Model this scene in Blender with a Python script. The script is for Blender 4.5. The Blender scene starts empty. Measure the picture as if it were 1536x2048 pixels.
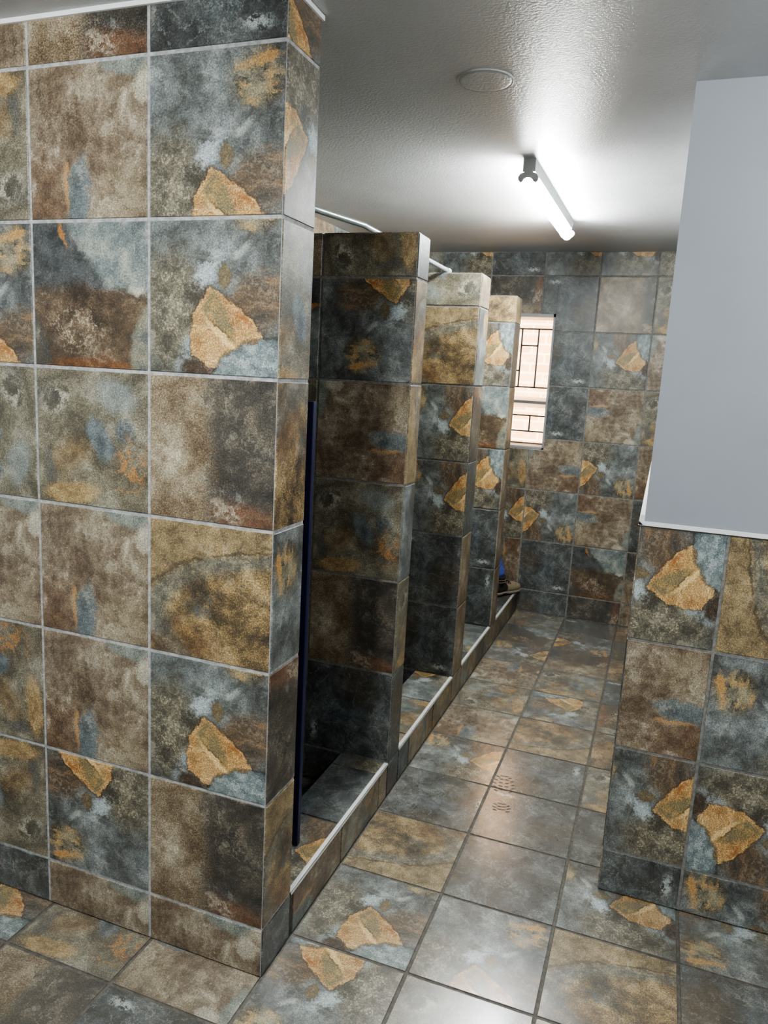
import bpy, bmesh, math, random
from mathutils import Vector, Matrix, Euler
random.seed(7)
T = 0.4                                   # one wall tile = 0.40 m; layout below is in tile units
SC = bpy.context.scene
COL = SC.collection

def srgb(r, g, b):
    def f(c):
        c /= 255.0
        return c/12.92 if c <= 0.04045 else ((c+0.055)/1.055)**2.4
    return (f(r), f(g), f(b), 1.0)

# ------------------------------------------------------------------ node helper
class NB:
    def __init__(s, name):
        s.m = bpy.data.materials.new(name); s.m.use_nodes = True
        s.t = s.m.node_tree; s.t.nodes.clear()
        s.out = s.t.nodes.new('ShaderNodeOutputMaterial')
        s.b = s.t.nodes.new('ShaderNodeBsdfPrincipled')
        s.t.links.new(s.b.outputs[0], s.out.inputs[0])
    def n(s, ty, **kw):
        nd = s.t.nodes.new(ty)
        for k, v in kw.items(): setattr(nd, k, v)
        return nd
    def set(s, sock, v):
        if isinstance(v, bpy.types.NodeSocket): s.t.links.new(v, sock)
        else: sock.default_value = v
    def math(s, op, a, b=0.0, clamp=False):
        nd = s.n('ShaderNodeMath', operation=op, use_clamp=clamp)
        s.set(nd.inputs[0], a); s.set(nd.inputs[1], b); return nd.outputs[0]
    def vm(s, op, a, b=None, out=0):
        nd = s.n('ShaderNodeVectorMath', operation=op)
        s.set(nd.inputs[0], a)
        if b is not None: s.set(nd.inputs[1], b)
        return nd.outputs[out]
    def uv(s): return s.n('ShaderNodeUVMap').outputs[0]
    def obj(s): return s.n('ShaderNodeTexCoord').outputs['Object']
    def mapv(s, v, loc=(0,0,0), rot=0, sc=(1,1,1), ty='POINT'):
        nd = s.n('ShaderNodeMapping', vector_type=ty)
        s.set(nd.inputs[0], v); nd.inputs[1].default_value = loc
        nd.inputs[2].default_value = (0,0,rot); nd.inputs[3].default_value = sc
        return nd.outputs[0]
    def noise(s, v, scale, detail=4, rough=.55, dist=0.0, out=0):
        nd = s.n('ShaderNodeTexNoise'); s.set(nd.inputs['Vector'], v)
        nd.inputs['Scale'].default_value = scale; nd.inputs['Detail'].default_value = detail
        nd.inputs['Roughness'].default_value = rough; nd.inputs['Distortion'].default_value = dist
        return nd.outputs[out]
    def sm(s, v, lo, hi, a=0.0, b=1.0):
        nd = s.n('ShaderNodeMapRange', interpolation_type='SMOOTHSTEP')
        s.set(nd.inputs[0], v)
        for i, x in enumerate((lo, hi, a, b)): nd.inputs[i+1].default_value = x
        return nd.outputs[0]
    def mix(s, f, a, b, mode='MIX'):
        nd = s.n('ShaderNodeMix', data_type='RGBA', blend_type=mode)
        s.set(nd.inputs[0], f); s.set(nd.inputs[6], a); s.set(nd.inputs[7], b)
        return nd.outputs[2]
    def ramp(s, f, stops):
        nd = s.n('ShaderNodeValToRGB'); e = nd.color_ramp.elements
        while len(e) < len(stops): e.new(0.5)
        for el, (p, c) in zip(e, stops): el.position = p; el.color = c
        s.set(nd.inputs[0], f); return nd.outputs[0]
    def ell(s, v, cx, cy, rx, ry, ang=0.0):              # <1 inside
        return s.vm('LENGTH', s.mapv(v, (cx, cy, 0), math.radians(ang), (rx, ry, 1), 'TEXTURE'), out=1)
    def blob(s, v, cx, cy, rx, ry, ang=0.0, soft=.4):    # 1 inside .. 0 outside
        d = s.ell(v, cx, cy, rx, ry, ang)
        if getattr(s, 'rag', None) is not None: d = s.math('ADD', d, s.rag)
        return s.sm(d, 1.0, max(0.0, 1.0-soft*.8), 0.0, 1.0)
    def poly(s, v, pts):                                 # signed distance of a convex CCW polygon
        d = None
        for i in range(len(pts)):
            a, b = pts[i], pts[(i+1) % len(pts)]
            ex, ey = b[0]-a[0], b[1]-a[1]; l = math.hypot(ex, ey); nx, ny = ey/l, -ex/l
            q = s.math('SUBTRACT', s.vm('DOT_PRODUCT', v, (nx, ny, 0), out=1), nx*a[0]+ny*a[1])
            d = q if d is None else s.math('MAXIMUM', d, q)
        return d
    def bump(s, h, strength, dist):
        nd = s.n('ShaderNodeBump'); nd.inputs['Strength'].default_value = strength
        nd.inputs['Distance'].default_value = dist; s.set(nd.inputs['Height'], h)
        s.t.links.new(nd.outputs[0], s.b.inputs['Normal'])
    def fin(s, col, rough=.5, spec=.5, metal=0.0):
        s.set(s.b.inputs['Base Color'], col); s.set(s.b.inputs['Roughness'], rough)
        s.b.inputs['Specular IOR Level'].default_value = spec
        s.b.inputs['Metallic'].default_value = metal
        return s.m

def plain(name, c, rough=.5, metal=0.0, spec=.5, var=.06, vs=30):
    g = NB(name); n = g.noise(g.obj(), vs, 3)
    col = g.mix(g.math('MULTIPLY', g.sm(n, .35, .65), var*4, True), srgb(*c), srgb(*[max(0, x*.8) for x in c]))
    return g.fin(col, rough, spec, metal)

# ------------------------------------------------------------------ slate-look tile prints
def stone(g):
    """shared noises on the tile's own print coordinates"""
    uv = g.uv()
    w1 = g.vm('SUBTRACT', g.noise(uv, 3.0, 3, .55, out=1), (.5, .5, .5))
    w2 = g.vm('SUBTRACT', g.noise(uv, 14.0, 4, .65, out=1), (.5, .5, .5))
    w = g.vm('ADD', uv, g.vm('ADD', g.vm('MULTIPLY', w1, (.10, .10, 0)), g.vm('MULTIPLY', w2, (.075, .075, 0))))
    wr = g.vm('ADD', w, g.vm('MULTIPLY', g.vm('SUBTRACT', g.noise(uv, 38.0, 4, .75, out=1), (.5, .5, .5)), (.11, .11, 0)))
    def st_(x, k): return g.math('ADD', g.math('MULTIPLY', x, k), .5-.5*k)
    st = dict(uv=uv, w=w, wr=wr,
        big=st_(g.noise(w, 2.6, 7, .68, .5), 1.45), mid=st_(g.noise(wr, 7.0, 8, .74, .3), 1.55),
        gr=g.noise(uv, 42.0, 6, .80), fine=g.noise(uv, 95.0, 3, .75), str=g.noise(g.mapv(w, sc=(22, 4, 1)), 1.0, 6, .7))
    g.rag = g.math('ADD', g.math('MULTIPLY', g.math('SUBTRACT', st['mid'], .5), .55), g.math('MULTIPLY', g.math('SUBTRACT', st['gr'], .5), .55))
    return st

def sparkle(g, st, lo=.50, hi=.60):
    return g.sm(g.math('ADD', g.math('MULTIPLY', st['gr'], .65), g.math('MULTIPLY', st['mid'], .35)), lo, hi)

FLOOR = False
def finish(g, st, col, rough=(.30, .46), bs=.35):
    if FLOOR: rough = (.15, .25); bs = .14
    d = g.noise(st['uv'], 75.0, 5, .8)
    f = g.math('ADD', g.math('MULTIPLY', d, .5), g.math('MULTIPLY', st['fine'], .5))
    col = g.mix(1.0, col, g.ramp(f, [(.34, (.34,.33,.32,1)), (.5, (.90,.90,.90,1)), (.66, (2.25,2.22,2.12,1))]), 'MULTIPLY')
    if FLOOR: col = g.mix(.14, col, srgb(158,153,146))
    cr = g.noise(st['wr'], 8.0, 4, .6, .8)
    rg_ = g.math('MULTIPLY', g.sm(g.math('ABSOLUTE', g.math('SUBTRACT', cr, .5)), .018, .004), g.sm(st['big'], .42, .62))
    col = g.mix(g.math('MULTIPLY', rg_, .42), col, srgb(186,180,166))
    dk_ = g.math('MULTIPLY', g.sm(g.math('ABSOLUTE', g.math('SUBTRACT', cr, .56)), .014, .003), g.sm(st['mid'], .45, .6))
    col = g.mix(g.math('MULTIPLY', dk_, .45), col, srgb(40,38,34))
    h = g.math('ADD', g.math('MULTIPLY', st['mid'], .8), g.math('MULTIPLY', st['fine'], .25))
    g.bump(h, bs, .0022)
    rg = g.math('ADD', g.math('MULTIPLY', st['mid'], rough[1]-rough[0]), rough[0])
    m = g.fin(col, rg, .5)
    if FLOOR:
        g.b.inputs['Specular IOR Level'].default_value = 1.0
        g.b.inputs['Coat Weight'].default_value = 1.0; g.b.inputs['Coat Roughness'].default_value = .16
        m.name += '_polished'
    return m

def vein(g, st, v, scale, width, seed=0.0):
    n = g.noise(g.mapv(v, loc=(seed, seed*.7, 0)), scale, 5, .6, .6)
    return g.sm(g.math('ABSOLUTE', g.math('SUBTRACT', n, .5)), width, width*.25)

MUL = lambda g, a, b: g.math('MULTIPLY', a, b)

def slate_base(g, st, light=1.0):
    k = light
    c = g.ramp(g.math('ADD', MUL(g, st['big'], .55), MUL(g, st['mid'], .45)),
        [(.32, srgb(54*k, 53*k, 50*k)), (.44, srgb(84*k, 86*k, 84*k)), (.55, srgb(112*k, 117*k, 117*k)), (.68, srgb(156*k, 160*k, 158*k))])
    return c

def print_leaf():
    g = NB('slate_tile_gold_leaf'); st = stone(g); w = st['w']
    col = slate_base(g, st)
    sp = sparkle(g, st)
    # olive, speckled left side
    lm = MUL(g, g.blob(w, .16, .42, .42, .52, 0, .7), .85)
    ol = g.mix(sp, g.ramp(st['mid'], [(.35, srgb(66,62,52)), (.6, srgb(112,104,86))]), srgb(172,162,140))
    col = g.mix(lm, col, ol)
    # bright streak running to the leaf
    stx = MUL(g, g.blob(w, .45, .66, .10, .30, -38, .9), g.sm(st['mid'], .40, .58))
    col = g.mix(MUL(g, stx, .85), col, srgb(188,198,200))
    stx = MUL(g, g.blob(w, .29, .16, .06, .20, -30, .8), g.sm(st['mid'], .36, .56))
    col = g.mix(MUL(g, stx, .7), col, srgb(150,160,166))
    # dark blue grey upper right, brown and rust right
    col = g.mix(MUL(g, g.blob(w, .95, .80, .36, .26, 10, .8), .75), col, g.ramp(st['mid'], [(.35, srgb(50,50,48)), (.65, srgb(92,94,92))]))
    br = g.ramp(g.noise(g.mapv(w, rot=.25, sc=(2, 9, 1)), 2.0, 6, .65), [(.34, srgb(60,53,46)), (.5, srgb(92,77,60)), (.66, srgb(142,112,80))])
    col = g.mix(MUL(g, g.blob(w, .86, .48, .30, .24, 8, .55), .92), col, br)
    # small oval
    col = g.mix(MUL(g, g.blob(w, .59, .65, .055, .085, -10, .3), .8), col, g.mix(sp, srgb(104,88,58), srgb(146,124,80)))
    col = g.mix(MUL(g, g.blob(w, .70, .80, .10, .035, 25, .8), .6), col, srgb(178,182,176))
    # bottom dark speckle
    col = g.mix(MUL(g, g.blob(w, .42, .02, .20, .10, -15, .6), .9), col, g.mix(sp, srgb(56,44,34), srgb(128,104,78)))
    # slate patch lower right
    patch = g.ell(w, .92, -.05, .40, .31)
    pm = g.sm(patch, 1.0, .95)
    pc = g.ramp(st['mid'], [(.34, srgb(86,96,96)), (.52, srgb(118,129,130)), (.68, srgb(178,186,186))])
    # leaf
    wl = g.vm('ADD', w, g.vm('MULTIPLY', g.vm('SUBTRACT', st['wr'], w), (.35, .35, 0)))
    ld = g.poly(wl, [(.515,.625), (.35,.40), (.345,.15), (.53,.045), (.885,.235), (.862,.35), (.775,.465), (.62,.525)])
    ld = g.math('MAXIMUM', ld, g.math('MULTIPLY', g.math('SUBTRACT', 1.0, g.ell(wl, .72, .68, .21, .195, 0)), .25))
    leaf = MUL(g, g.sm(ld, .004, -.004), g.math('SUBTRACT', 1.0, pm))
    edge = MUL(g, g.sm(ld, .022, .0), g.math('SUBTRACT', 1.0, pm))
    col = g.mix(MUL(g, edge, .7), col, srgb(66,46,28))
    gold = g.ramp(g.math('ADD', MUL(g, g.noise(g.mapv(w, rot=-.6, sc=(3, 8, 1)), 1.6, 6, .65, 1.2), .6), MUL(g, st['fine'], .4)),
        [(.32, srgb(112,80,48)), (.45, srgb(166,128,82)), (.55, srgb(194,159,108)), (.68, srgb(226,199,152))])
    zone = g.sm(g.poly(w, [(.52,.60), (.41,.44), (.42,.36), (.64,.215), (.70,.32), (.58,.48)]), .02, -.02)
    zc = g.ramp(g.math('ADD', MUL(g, st['mid'], .6), MUL(g, st['big'], .4)), [(.38, srgb(104,101,80)), (.5, srgb(136,119,82)), (.62, srgb(186,146,92))])
    gold = g.mix(MUL(g, zone, .85), gold, zc)
    gold = g.mix(MUL(g, g.blob(w, .56, .265, .20, .035, -38, .7), .75), gold, srgb(234,202,146))
    cr = g.blob(w, .57, .30, .17, .010, -36, .9)
    gold = g.mix(MUL(g, cr, .8), gold, srgb(96,66,34))
    rust = g.blob(w, .74, .37, .14, .025, -38, .9)
    gold = g.mix(MUL(g, rust, .7), gold, srgb(150,86,34))
    col = g.mix(leaf, col, gold)
    # patch on top, dark outline
    col = g.mix(MUL(g, g.sm(patch, 1.06, 1.0), .7), col, srgb(52,54,52))
    col = g.mix(pm, col, pc)
    # fossil above (its lower rim shows in the full tile)
    wr = st['wr']
    fo = g.ell(wr, .80, 1.08, .22, .20, -15)
    inn = g.sm(fo, 1.05, .6)
    col = g.mix(MUL(g, inn, .75), col, g.ramp(st['mid'], [(.38, srgb(72,68,56)), (.5, srgb(112,104,82)), (.62, srgb(160,150,122))]))
    lay = g.noise(g.mapv(wr, loc=(2, 5, 0), rot=.35, sc=(1.2, 3.2, 1)), 2.6, 5, .6, 1.6)
    col = g.mix(MUL(g, MUL(g, inn, g.sm(lay, .50, .62)), .8), col, srgb(184,150,100))
    col = g.mix(MUL(g, inn, g.sm(g.math('ABSOLUTE', g.math('SUBTRACT', lay, .47)), .022, .006)), col, srgb(50,42,32))
    col = g.mix(MUL(g, g.blob(wr, .84, 1.19, .16, .045, 12, .6), .8), col, srgb(190,146,88))
    col = g.mix(MUL(g, g.blob(wr, .78, 1.0, .09, .055, 5, .4), .75), col, srgb(150,142,118))
    return finish(g, st, col)

def print_beige():
    g = NB('slate_tile_beige_brown'); st = stone(g); w = st['w']
    f = g.math('ADD', MUL(g, st['big'], .45), g.math('ADD', MUL(g, st['mid'], .3), MUL(g, st['str'], .25)))
    col = g.ramp(f, [(.36, srgb(70,58,47)), (.45, srgb(103,89,74)), (.53, srgb(132,119,102)), (.64, srgb(180,170,152))])
    col = g.mix(MUL(g, g.blob(w, .12, .15, .30, .40, 0, .8), .6), col, g.ramp(st['mid'], [(.35, srgb(74,54,40)), (.65, srgb(128,102,78))]))
    col = g.mix(MUL(g, g.blob(w, .78, .18, .28, .30, 0, .8), .5), col, g.ramp(st['mid'], [(.36, srgb(112,98,76)), (.65, srgb(180,168,144))]))
    bl = g.ramp(st['mid'], [(.34, srgb(72,80,82)), (.62, srgb(112,120,122))])
    col = g.mix(MUL(g, g.blob(w, .33, .20, .035, .26, 4, .8), .8), col, srgb(176,140,96))
    col = g.mix(MUL(g, g.blob(st['wr'], .43, .12, .105, .32, -4, .3), .95), col, bl)
    col = g.mix(MUL(g, g.blob(st['wr'], .80, 1.0, .24, .13, -14, .4), .85), col, g.ramp(st['mid'], [(.34, srgb(98,106,102)), (.64, srgb(150,156,148))]))
    col = g.mix(MUL(g, g.blob(w, .97, .80, .10, .12, 0, .5), .7), col, srgb(186,180,164))
    col = g.mix(MUL(g, MUL(g, g.blob(w, .10, .80, .10, .10, 0, .8), sparkle(g, st)), .9), col, srgb(62,56,48))
    col = g.mix(MUL(g, MUL(g, vein(g, st, st['wr'], 3.0, .02, 1.0), g.sm(st['big'], .5, .6)), .5), col, srgb(206,196,176))
    return finish(g, st, col)

def print_band():
    g = NB('slate_tile_dark_band'); st = stone(g); w = st['w']
    f = g.math('ADD', MUL(g, st['big'], .45), g.math('ADD', MUL(g, st['mid'], .3), MUL(g, st['fine'], .25)))
    lt = g.ramp(f, [(.37, srgb(78,66,52)), (.46, srgb(112,97,78)), (.54, srgb(144,131,110)), (.65, srgb(196,187,168))])
    lt = g.mix(MUL(g, g.blob(w, .18, .45, .20, .35, 0, .9), .5), lt, g.ramp(st['mid'], [(.36, srgb(128,114,94)), (.64, srgb(204,195,174))]))
    dk = g.ramp(f, [(.36, srgb(40,38,36)), (.5, srgb(70,66,60)), (.66, srgb(110,100,86))])
    dk = g.mix(MUL(g, sparkle(g, st, .56, .66), .55), dk, srgb(138,128,110))
    x = g.n('ShaderNodeSeparateXYZ'); g.set(x.inputs[0], w)
    b = g.math('ADD', x.outputs[0], g.math('ADD', MUL(g, g.math('SUBTRACT', st['big'], .5), .35), MUL(g, g.math('SUBTRACT', st['mid'], .5), .30)))
    col = g.mix(g.sm(b, .40, .56), lt, dk)
    col = g.mix(MUL(g, g.blob(w, .66, .14, .10, .14, 0, .7), .5), col, srgb(64,68,72))
    rb = g.ramp(st['mid'], [(.34, srgb(64,44,34)), (.66, srgb(124,92,68))])
    col = g.mix(MUL(g, g.blob(w, .82, .03, .42, .18, -14, .6), .8), col, rb)
    col = g.mix(MUL(g, MUL(g, g.blob(w, .62, .09, .24, .10, -12, .8), vein(g, st, st['wr'], 3.0, .05, 5.0)), .6), col, srgb(180,170,152))
    col = g.mix(MUL(g, g.blob(st['wr'], .72, .20, .04, .05, 8, .7), .5), col, srgb(130,132,126))
    col = g.mix(MUL(g, MUL(g, g.blob(w, .25, .80, .10, .22, 20, .8), sparkle(g, st)), .6), col, srgb(70,72,66))
    return finish(g, st, col)

def print_gold():
    g = NB('slate_tile_gold_speckle'); st = stone(g); w = st['w']
    f = g.math('ADD', MUL(g, st['big'], .5), g.math('ADD', MUL(g, st['mid'], .25), MUL(g, st['fine'], .25)))
    col = g.ramp(f, [(.38, srgb(50,46,40)), (.46, srgb(92,78,58)), (.53, srgb(136,114,80)), (.64, srgb(192,168,126))])
    col = g.mix(MUL(g, g.blob(w, .20, .10, .60, .26, 0, .8), .55), col, g.ramp(st['mid'], [(.35, srgb(72,54,38)), (.65, srgb(132,100,66))]))
    col = g.mix(MUL(g, MUL(g, g.blob(w, .42, .40, .20, .16, 20, .8), g.sm(st['mid'], .48, .58)), .9), col, srgb(74,80,80))
    tan = g.ramp(st['mid'], [(.36, srgb(104,90,68)), (.64, srgb(164,146,112))])
    band = g.ell(w, 1.0, .30, 1.06, .54, 0)
    col = g.mix(g.sm(band, .95, 1.08, 0., .6), col, tan)
    bm = MUL(g, g.sm(band, 1.0, .93), g.sm(band, .72, .86))
    bc = g.ramp(st['mid'], [(.36, srgb(78,79,74)), (.52, srgb(106,107,100)), (.66, srgb(146,142,126))])
    col = g.mix(MUL(g, MUL(g, bm, .8), g.sm(st['big'], .30, .52, .45, 1.0)), col, bc)
    col = g.mix(MUL(g, MUL(g, g.sm(band, 1.03, 1.0), g.sm(band, .97, .995)), .85), col, srgb(74,66,52))
    col = g.mix(MUL(g, MUL(g, g.blob(w, .85, .80, .32, .10, 6, .8), vein(g, st, g.mapv(w, sc=(.5, 3, 1)), 3.0, .05, 2.0)), .7), col, srgb(70,66,56))
    return finish(g, st, col)

def print_split():
    g = NB('slate_tile_grey_over_brown'); st = stone(g); w = st['w']
    top = g.ramp(g.math('ADD', MUL(g, st['big'], .5), MUL(g, st['mid'], .5)), [(.36, srgb(80,86,86)), (.5, srgb(114,122,121)), (.64, srgb(158,160,150))])
    dk = g.ramp(st['mid'], [(.36, srgb(44,46,46)), (.62, srgb(84,86,86))])
    x = g.n('ShaderNodeSeparateXYZ'); g.set(x.inputs[0], w)
    diag = g.math('ADD', x.outputs[0], MUL(g, x.outputs[1], .9))       # below-left of the diagonal = dark grey
    col = g.mix(g.sm(diag, 1.24, 1.14), top, dk)
    sp = sparkle(g, st)
    brn = g.ramp(g.math('ADD', MUL(g, st['big'], .6), MUL(g, st['mid'], .4)), [(.36, srgb(52,44,36)), (.52, srgb(88,74,58)), (.66, srgb(124,104,82))])
    low = g.sm(g.math('ADD', x.outputs[1], MUL(g, g.math('SUBTRACT', st['big'], .5), .25)), .60, .50)
    col = g.mix(low, col, brn)
    col = g.mix(MUL(g, MUL(g, g.blob(w, .40, .26, .40, .24, -8, .9), sp), .9), col, srgb(190,174,150))
    rst = g.ramp(st['mid'], [(.36, srgb(56,36,22)), (.62, srgb(128,84,46))])
    col = g.mix(MUL(g, g.blob(w, .45, -.02, .60, .13, 3, .6), .85), col, rst)
    col = g.mix(MUL(g, g.blob(w, .04, .18, .10, .26, 20, .5), .6), col, srgb(70,72,68))
    col = g.mix(MUL(g, g.blob(w, .98, .22, .14, .30, -18, .5), .75), col, g.ramp(st['mid'], [(.36, srgb(92,98,98)), (.62, srgb(150,146,126))]))
    col = g.mix(MUL(g, g.blob(w, .27, .92, .025, .13, 20, .7), .85), col, srgb(162,114,58))
    col = g.mix(MUL(g, g.blob(w, .90, .54, .08, .04, 0, .8), .7), col, srgb(196,192,178))
    return finish(g, st, col)

def print_mottle():
    g = NB('slate_tile_mottled_grey'); st = stone(g); w = st['w']
    f = g.math('ADD', MUL(g, st['big'], .55), g.math('ADD', MUL(g, st['mid'], .25), MUL(g, st['fine'], .2)))
    col = g.ramp(f, [(.36, srgb(64,62,54)), (.46, srgb(96,90,76)), (.54, srgb(122,116,100)), (.66, srgb(164,160,146))])
    col = g.mix(MUL(g, g.blob(w, .30, .36, .30, .18, 20, .9), .5), col, g.ramp(st['mid'], [(.36, srgb(96,74,48)), (.64, srgb(158,130,92))]))
    bl = g.ramp(st['mid'], [(.36, srgb(68,76,80)), (.62, srgb(112,120,122))])
    col = g.mix(MUL(g, g.blob(st['wr'], .58, .52, .11, .20, 35, .25), .9), col, bl)
    col = g.mix(MUL(g, g.blob(st['wr'], .80, .58, .08, .10, 0, .3), .85), col, bl)
    col = g.mix(MUL(g, g.blob(w, .72, .82, .24, .14, -20, .7), .6), col, srgb(130,138,138))
    col = g.mix(MUL(g, g.blob(w, .12, .30, .06, .16, 0, .8), .5), col, srgb(74,82,88))
    col = g.mix(MUL(g, g.blob(st['wr'], .32, .10, .30, .10, 4, .35), .85), col, g.ramp(st['mid'], [(.36, srgb(126,100,66)), (.62, srgb(182,158,116))]))
    vm = MUL(g, g.blob(w, .84, .32, .18, .30, -20, .8), vein(g, st, st['wr'], 3.2, .04, 4.0))
    col = g.mix(MUL(g, vm, .85), col, srgb(178,128,74))
    wm = MUL(g, g.blob(w, .18, .78, .24, .14, 20, .9), vein(g, st, st['wr'], 3.5, .035, 9.0))
    col = g.mix(MUL(g, wm, .7), col, srgb(190,186,170))
    col = g.mix(MUL(g, g.blob(w, .08, .80, .20, .12, 0, .7), .4), col, srgb(58,60,62))
    return finish(g, st, col)

def print_slate():
    g = NB('slate_tile_plain_dark'); st = stone(g); w = st['w']
    col = slate_base(g, st, .74)
    col = g.mix(MUL(g, g.blob(w, .15, .6, .45, .3, 10, .9), .5), col, g.ramp(st['mid'], [(.35, srgb(52,44,36)), (.65, srgb(100,86,68))]))
    col = g.mix(MUL(g, g.blob(w, .55, .45, .22, .5, -8, .8), .5), col, g.ramp(st['mid'], [(.35, srgb(58,64,68)), (.65, srgb(106,116,120))]))
    col = g.mix(MUL(g, MUL(g, g.blob(w, .80, .12, .16, .07, 0, .8), g.sm(st['mid'], .5, .56)), .9), col, srgb(178,184,182))
    col = g.mix(MUL(g, vein(g, st, w, 4.0, .012, 6.0), .35), col, srgb(140,146,146))
    return finish(g, st, col)

MAKERS = (print_leaf, print_beige, print_band, print_gold, print_split, print_mottle, print_slate)
PRINTS = [f() for f in MAKERS]
FLOOR = True
PRINTS_F = [f() for f in MAKERS]
PI_ = {'A':0, 'L':0, 'B':1, 'C':2, 'D':3, 'E':4, 'F':5, 'S':6}    # L = leaf print shifted so the leaf is cut
def grout(name, c):
    g = NB(name); n = g.noise(g.obj(), 60, 4, .6)
    col = g.mix(g.sm(n, .35, .65), srgb(*c), srgb(*[x*.82 for x in c]))
    g.bump(n, .3, .002); return g.fin(col, .85, .2)
GROUT_L = grout('light_grey_grout', (176,176,176))
GROUT_D = grout('dark_grey_grout', (98,94,88))
GROUT_M = grout('mid_grey_grout', (132,130,126))

# ------------------------------------------------------------------ mesh helpers
class MB:
    def __init__(s): s.v=[]; s.f=[]; s.mi=[]; s.uv=[]; s.sm=[]
    def quad(s, ps, mi=0, uvs=None, smooth=False):
        b=len(s.v); s.v += [tuple(p) for p in ps]; s.f.append(tuple(range(b, b+len(ps)))); s.mi.append(mi)
        s.uv.append(uvs or [(0,0)]*len(ps)); s.sm.append(smooth)
    def box(s, a, b, mi=0):
        (x0,y0,z0),(x1,y1,z1)=a,b
        P=[(x0,y0,z0),(x1,y0,z0),(x1,y1,z0),(x0,y1,z0),(x0,y0,z1),(x1,y0,z1),(x1,y1,z1),(x0,y1,z1)]
        for q in ((3,2,1,0),(4,5,6,7),(0,1,5,4),(1,2,6,5),(2,3,7,6),(3,0,4,7)): s.quad([P[i] for i in q], mi)
    def ring(s, rings, mi=0, cap=True, closed=False, smooth=True):
        n=len(rings[0]); b=len(s.v)
        for r in rings: s.v += [tuple(p) for p in r]
        m=len(rings)
        for i in range(m if closed else m-1):
            for j in range(n):
                k=(j+1)%n; i2=(i+1)%m
                s.f.append((b+i*n+j, b+i*n+k, b+i2*n+k, b+i2*n+j)); s.mi.append(mi); s.uv.append([(0,0)]*4); s.sm.append(smooth)
        if cap and not closed:
            s.f.append(tuple(b+j for j in reversed(range(n)))); s.mi.append(mi); s.uv.append([(0,0)]*n); s.sm.append(False)
            s.f.append(tuple(b+(m-1)*n+j for j in range(n))); s.mi.append(mi); s.uv.append([(0,0)]*n); s.sm.append(False)
    def tube(s, pts, r, seg=16, mi=0):
        pts=[Vector(p) for p in pts]; rings=[]
        for i,p in enumerate(pts):
            d=(pts[min(i+1,len(pts)-1)]-pts[max(i-1,0)]).normalized()
            a=Vector((0,0,1)) if abs(d.z)<.9 else Vector((1,0,0))
            u=d.cross(a).normalized(); v=u.cross(d)
            rr=r[i] if isinstance(r,(list,tuple)) else r
            rings.append([p+u*math.cos(-2*math.pi*k/seg)*rr+v*math.sin(-2*math.pi*k/seg)*rr for k in range(seg)])
        s.ring(rings, mi)
    def build(s, name, mats, parent=None, bevel=0.0, loc=None):
        me=bpy.data.meshes.new(name)
        off=Vector(loc) if loc else Vector((0,0,0))
        me.from_pydata([tuple(Vector(p)-off) for p in s.v], [], s.f)
        for m in (mats if isinstance(mats,(list,tuple)) else [mats]): me.materials.append(m)
        ul=me.uv_layers.new(name='UVMap'); k=0
        for p in me.polygons:
            p.material_index=s.mi[p.index]; p.use_smooth=s.sm[p.index]
            for j in range(p.loop_total): ul.data[p.loop_start+j].uv=s.uv[p.index][j]
        o=bpy.data.objects.new(name, me); COL.objects.link(o)
        if loc: o.location=loc
        if parent: o.parent=parent
        if bevel:
            bm=bmesh.new(); bm.from_mesh(me); bmesh.ops.remove_doubles(bm, verts=bm.verts, dist=1e-6)
            bmesh.ops.bevel(bm, geom=[e for e in bm.edges if e.is_manifold and e.calc_face_angle(0)>.6], offset=bevel, segments=2, affect='EDGES', profile=.6)
            bm.to_mesh(me); bm.free()
        return o

def tag(o, label=None, cat=None, group=None, kind=None):
    if label: o['label']=label
    if cat: o['category']=cat
    if group: o['group']=group
    if kind: o['kind']=kind
    return o
def empty(name, loc, label, cat, group=None):
    o=bpy.data.objects.new(name, None); COL.objects.link(o); o.location=loc; o.empty_display_size=.1
    return tag(o, label, cat, group)

def cells(start, pitch, lo, hi):
    k=math.floor((lo-start)/pitch+1e-6); out=[]
    while start+k*pitch < hi-1e-6:
        a=start+k*pitch; b=a+pitch; c0,c1=max(a,lo),min(b,hi)
        if c1-c0>.03: out.append((k,a,b,c0,c1))
        k+=1
    return out

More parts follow.
